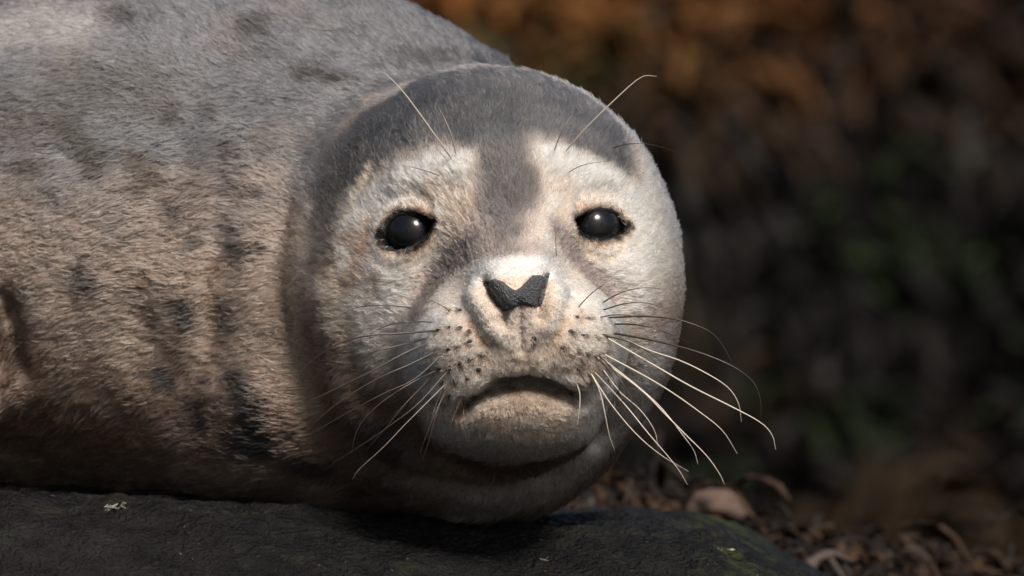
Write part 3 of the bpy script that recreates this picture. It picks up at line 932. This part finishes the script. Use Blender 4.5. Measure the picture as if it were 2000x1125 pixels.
for k in range(K):
    u = k / (K - 1)
    along = u * (1 - 0.08 * u)
    rise = lf * u * (1 - 0.45 * u) * 1.25
    pts[:, k] = root + dirj * (along * ln)[:, None] + nn * (rise * ln)[:, None] - (t1 * o1[:, None] * 0.3 + t2 * o2[:, None]) * (conv * u * u) + off * (((0.36 + 0.1 * hn) * (1 - 0.10 * sstep(2.8, 1.9, mzd)))[ti][:, None] * u ** 1.5)
HC = TC[ti] * (0.84 + 0.32 * LK)[ti][:, None] * (0.85 + 0.3 * rng.uniform(0, 1, nT))[ti][:, None] * (0.66 + 0.68 * rng.uniform(0, 1, N))[:, None]
# whisker pits: the hairs right round each pit are black
near = np.nonzero(np.linalg.norm(root - pix(1010, 690, -1.2), axis=1) < 2.6)[0]
dd = np.full(len(near), 9.0); d1 = dd.copy()
for d3 in DOT3:
    dd = np.minimum(dd, np.linalg.norm(root[near] - d3, axis=1))
    for k in (1, 2, 3):
        d1 = np.minimum(d1, np.linalg.norm(pts[near, k] - d3, axis=1))
HC[near] = mixc(HC[near], s(34, 27, 24)[None], sstep(0.095, 0.05, dd) * 0.9)
thin = np.ones(N); thin[near[(np.minimum(dd, d1) < 0.050) & (rng.uniform(0, 1, len(near)) < 0.85)]] = 0.12   # nearly bare in the pit
rad = np.empty((N, K), f32)
wroot = (0.0085 + 0.0025 * (1 - hn))[ti] * rng.uniform(0.7, 1.3, N) * thin
prof = np.array([1.0, 0.95, 0.7, 0.12])
for k in range(K):
    rad[:, k] = wroot * prof[k]

cu = bpy.data.hair_curves.new('fur')
cu.add_curves([K] * N)
cu.attributes['position'].data.foreach_set('vector', W(pts.reshape(-1, 3)).astype(f32).ravel())
ra = cu.attributes.get('radius') or cu.attributes.new('radius', 'FLOAT', 'POINT')
ra.data.foreach_set('value', (rad * S).ravel())
ca = cu.attributes.new('coat', 'FLOAT_COLOR', 'CURVE')
c4 = np.ones((N, 4), f32); c4[:, :3] = np.clip(HC, 0.004, 0.92)
ca.data.foreach_set('color', c4.ravel())
m_fur = bpy.data.materials.new('fur'); m_fur.use_nodes = True
nt = m_fur.node_tree; nt.nodes.remove(nt.nodes['Principled BSDF'])
hb = nt.nodes.new('ShaderNodeBsdfHairPrincipled')
hb.model = 'CHIANG'
hb.parametrization = 'COLOR'
hb.inputs['Roughness'].default_value = 0.45
hb.inputs['Radial Roughness'].default_value = 0.7
hb.inputs['IOR'].default_value = 1.45
att = nt.nodes.new('ShaderNodeAttribute'); att.attribute_name = 'coat'
nt.links.new(att.outputs['Color'], hb.inputs['Color'])
nt.links.new(hb.outputs[0], nt.nodes['Material Output'].inputs['Surface'])
cu.materials.append(m_fur)
fur = add_obj('fur', cu, body, kind='stuff')
print('tufts', nT, 'hairs', N, 'verts', len(SV))

# ------------------------------------------------------------------ whisker pits: small dark swellings in rows on the lip pads
import bmesh
m_pit, nt, bsdf, out = new_mat('whisker_pit')
bsdf.inputs['Base Color'].default_value = (0.018, 0.014, 0.012, 1); bsdf.inputs['Roughness'].default_value = 0.7
b = bmesh.new(); bmesh.ops.create_icosphere(b, subdivisions=2, radius=1)
pit_me = bpy.data.meshes.new('whisker_pit'); b.to_mesh(pit_me); b.free(); pit_me.materials.append(m_pit)
for k, (p, spt) in enumerate(zip(DOT3, DOTS)):
    o = add_obj('whisker_pit', pit_me, seal)
    n_ = Vector(cast(*spt)[1])
    o.location = W(np.array(p) + np.array(n_) * 0.018)
    o.rotation_euler = n_.to_track_quat('Z', 'Y').to_euler()
    r_ = 0.052 * (0.75 + 0.5 * ((k * 37) % 11) / 11)
    o.scale = (r_ * S, r_ * S * 0.75, 0.026 * S)

# ------------------------------------------------------------------ whiskers
m_wd, nt, bsdf, out = new_mat('dark_whisker')  # whiskers on the shaded side: their darkness is put into the colour
bsdf.inputs['Base Color'].default_value = (0.045, 0.03, 0.022, 1); bsdf.inputs['Roughness'].default_value = 0.35
m_wp, nt, bsdf, out = new_mat('pale_whisker')  # sunlit whiskers: the same horn, its brightness put into the colour
bsdf.inputs['Base Color'].default_value = (0.56, 0.49, 0.41, 1); bsdf.inputs['Roughness'].default_value = 0.3
# (spots along the whisker, material, root thickness, how far the tip comes forward (-) or goes back (+))
D_, P_ = m_wd, m_wp
WH = [
    ([(808, 603), (770, 597), (720, 597), (690, 603), (672, 613)], D_, 1.0, 0.6), ([(850, 630), (810, 628), (770, 632), (735, 645), (715, 660)], D_, 1.1, 0.6),
    ([(858, 645), (800, 650), (720, 655), (660, 672), (615, 700), (590, 730), (580, 757)], D_, 1.6, 0.4), ([(838, 659), (780, 675), (720, 690), (680, 715), (655, 740), (641, 768)], D_, 1.4, 0.4),
    ([(842, 668), (790, 690), (720, 728), (640, 767), (590, 790), (545, 812)], D_, 1.8, 0.2), ([(856, 684), (800, 712), (740, 738), (670, 780), (620, 820), (583, 860)], D_, 1.6, 0.2),
    ([(866, 690), (810, 740), (750, 768), (690, 800), (640, 828), (582, 862)], D_, 1.2, 0.2), ([(860, 720), (800, 750), (740, 790), (700, 835), (686, 885)], D_, 1.5, 0.1),
    ([(880, 718), (820, 785), (770, 825), (720, 860), (650, 905)], D_, 1.3, 0.1), ([(875, 745), (830, 790), (790, 830), (750, 872), (700, 918), (690, 935)], P_, 0.55, 0.1),
    ([(882, 735), (860, 785), (838, 835), (820, 885)], D_, 1.4, 0.0), ([(868, 748), (848, 800), (836, 850)], D_, 1.2, 0.0), ([(905, 770), (885, 815), (878, 845)], D_, 1.2, 0.0),
    ([(908, 772), (905, 800), (910, 862)], D_, 1.0, 0.0),
    ([(845, 740), (800, 780), (750, 840), (715, 880)], D_, 1.0, 0.1), ([(852, 725), (790, 790), (745, 835)], D_, 0.9, 0.1), ([(880, 610), (860, 595), (828, 582)], D_, 0.9, 0.2),
    ([(890, 745), (866, 775), (850, 815), (838, 860), (825, 900)], D_, 1.0, 0.0),
    ([(1128, 602), (1150, 578), (1175, 558), (1205, 539)], D_, 1.0, 0.3), ([(1174, 593), (1210, 573), (1255, 562), (1312, 566)], D_, 1.2, 0.6),
    ([(1174, 607), (1220, 593), (1265, 592), (1312, 607)], D_, 1.2, 0.6), ([(1168, 621), (1200, 615), (1240, 618), (1270, 634)], D_, 1.0, 0.5),
    ([(1196, 633), (1240, 634), (1290, 645), (1350, 670)], D_, 1.4, 0.5), ([(1180, 621), (1250, 618), (1310, 622), (1350, 632), (1390, 650), (1415, 680), (1430, 712), (1434, 728)], D_, 1.4, 0.4),
    ([(1192, 650), (1250, 660), (1310, 673), (1370, 690), (1430, 715), (1470, 745), (1485, 780), (1486, 818)], D_, 1.8, 0.2), ([(1178, 655), (1230, 668), (1270, 690), (1310, 720)], D_, 1.2, 0.4),
    ([(1195, 652), (1270, 685), (1330, 705), (1390, 735), (1425, 760), (1443, 790), (1448, 824)], P_, 1.7, 0.0), ([(1180, 657), (1280, 715), (1350, 755), (1430, 795), (1485, 825), (1508, 850), (1515, 878)], P_, 1.9, -0.2),
    ([(1176, 690), (1260, 735), (1310, 765), (1360, 800), (1410, 840), (1440, 886)], P_, 1.8, -0.2), ([(1160, 693), (1250, 760), (1300, 810), (1340, 850), (1380, 890), (1405, 925), (1415, 946)], P_, 1.7, -0.3),
    ([(1176, 700), (1240, 750), (1290, 795), (1330, 845), (1355, 880), (1363, 906)], P_, 1.4, -0.3), ([(1174, 716), (1210, 765), (1250, 800), (1278, 840), (1285, 872)], P_, 1.2, -0.2),
    ([(1150, 722), (1190, 785), (1240, 845), (1290, 888), (1345, 921)], P_, 1.4, -0.3), ([(1155, 720), (1220, 790), (1265, 845), (1320, 910), (1343, 947)], P_, 1.5, -0.3),
    ([(1165, 690), (1200, 725), (1225, 765), (1240, 800)], D_, 1.4, 0.1), ([(1160, 694), (1190, 725), (1210, 765), (1222, 815)], D_, 1.2, 0.0),
    ([(1125, 745), (1133, 775), (1128, 830)], P_, 1.1, -0.1), ([(1145, 742), (1152, 780), (1152, 828)], D_, 0.9, -0.1), ([(1150, 722), (1170, 760), (1180, 800), (1190, 850), (1201, 880)], P_, 1.1, -0.1),
    ([(1128, 720), (1150, 760), (1168, 810), (1166, 860)], D_, 0.8, -0.1), ([(1185, 735), (1200, 780), (1195, 840)], D_, 0.9, -0.1),
    # brow whiskers
    ([(888, 318), (850, 265), (800, 195), (770, 160), (748, 140)], P_, 2.0, -0.2), ([(893, 310), (880, 260), (870, 235), (857, 210)], P_, 1.5, -0.2),
    ([(878, 318), (855, 293), (836, 282)], P_, 0.8, -0.1), ([(864, 345), (820, 330), (780, 322)], D_, 0.8, 0.0),
    ([(1096, 306), (1140, 255), (1190, 205), (1250, 152), (1283, 149)], P_, 2.0, -0.2), ([(1080, 302), (1098, 255), (1118, 224)], P_, 1.5, -0.2),
    ([(1105, 340), (1140, 322), (1200, 313)], D_, 0.8, 0.1), ([(1185, 292), (1230, 281), (1280, 284), (1347, 306)], D_, 0.8, 1.2),
    ([(911, 503), (909, 480), (912, 452)], D_, 0.8, -0.1), ([(1087, 505), (1085, 470), (1083, 430)], D_, 0.8, -0.1),
]
for spots, mt, th, dy in WH:
    p0, n0 = cast(*spots[0])
    if mt is m_wd:
        th *= 1.3
    n = len(spots)
    seg = np.concatenate([[0], np.cumsum([math.hypot(b[0] - a[0], b[1] - a[1]) for a, b in zip(spots[:-1], spots[1:])])])
    u = seg / seg[-1]
    # a whisker springs off the skin, then sweeps back or forward; it never dips into the coat
    C3 = []
    for (x, y), uu in zip(spots, u):
        yd = p0[1] + (-0.55 * math.sin(min(uu * 2.2, 1.57)) if uu > 0 else 0.06) + dy * uu * uu
        d = norm(pix(x, y, 0) - CAM)
        h = bvh.ray_cast(Vector(CAM), Vector(d))
        if h[0] is not None and uu > 0:
            yd = min(yd, h[0][1] - 0.22)
        C3.append(pix(x, y, yd))
    C3 = np.array(C3)
    # smooth the depth
    for _ in range(2):
        C3[1:-1, 1] = np.minimum(C3[1:-1, 1], (C3[:-2, 1] + C3[2:, 1]) / 2)
    m_ = max(8, int(seg[-1] / 16))
    L = catmull(C3, m_)
    t = np.linspace(0, 1, m_)
    V, F = tube(L, th * 0.0100 * (1 - 0.85 * t ** 1.3), 5)
    add_obj('whisker', mesh_from('whisker', V, F, mt), seal)
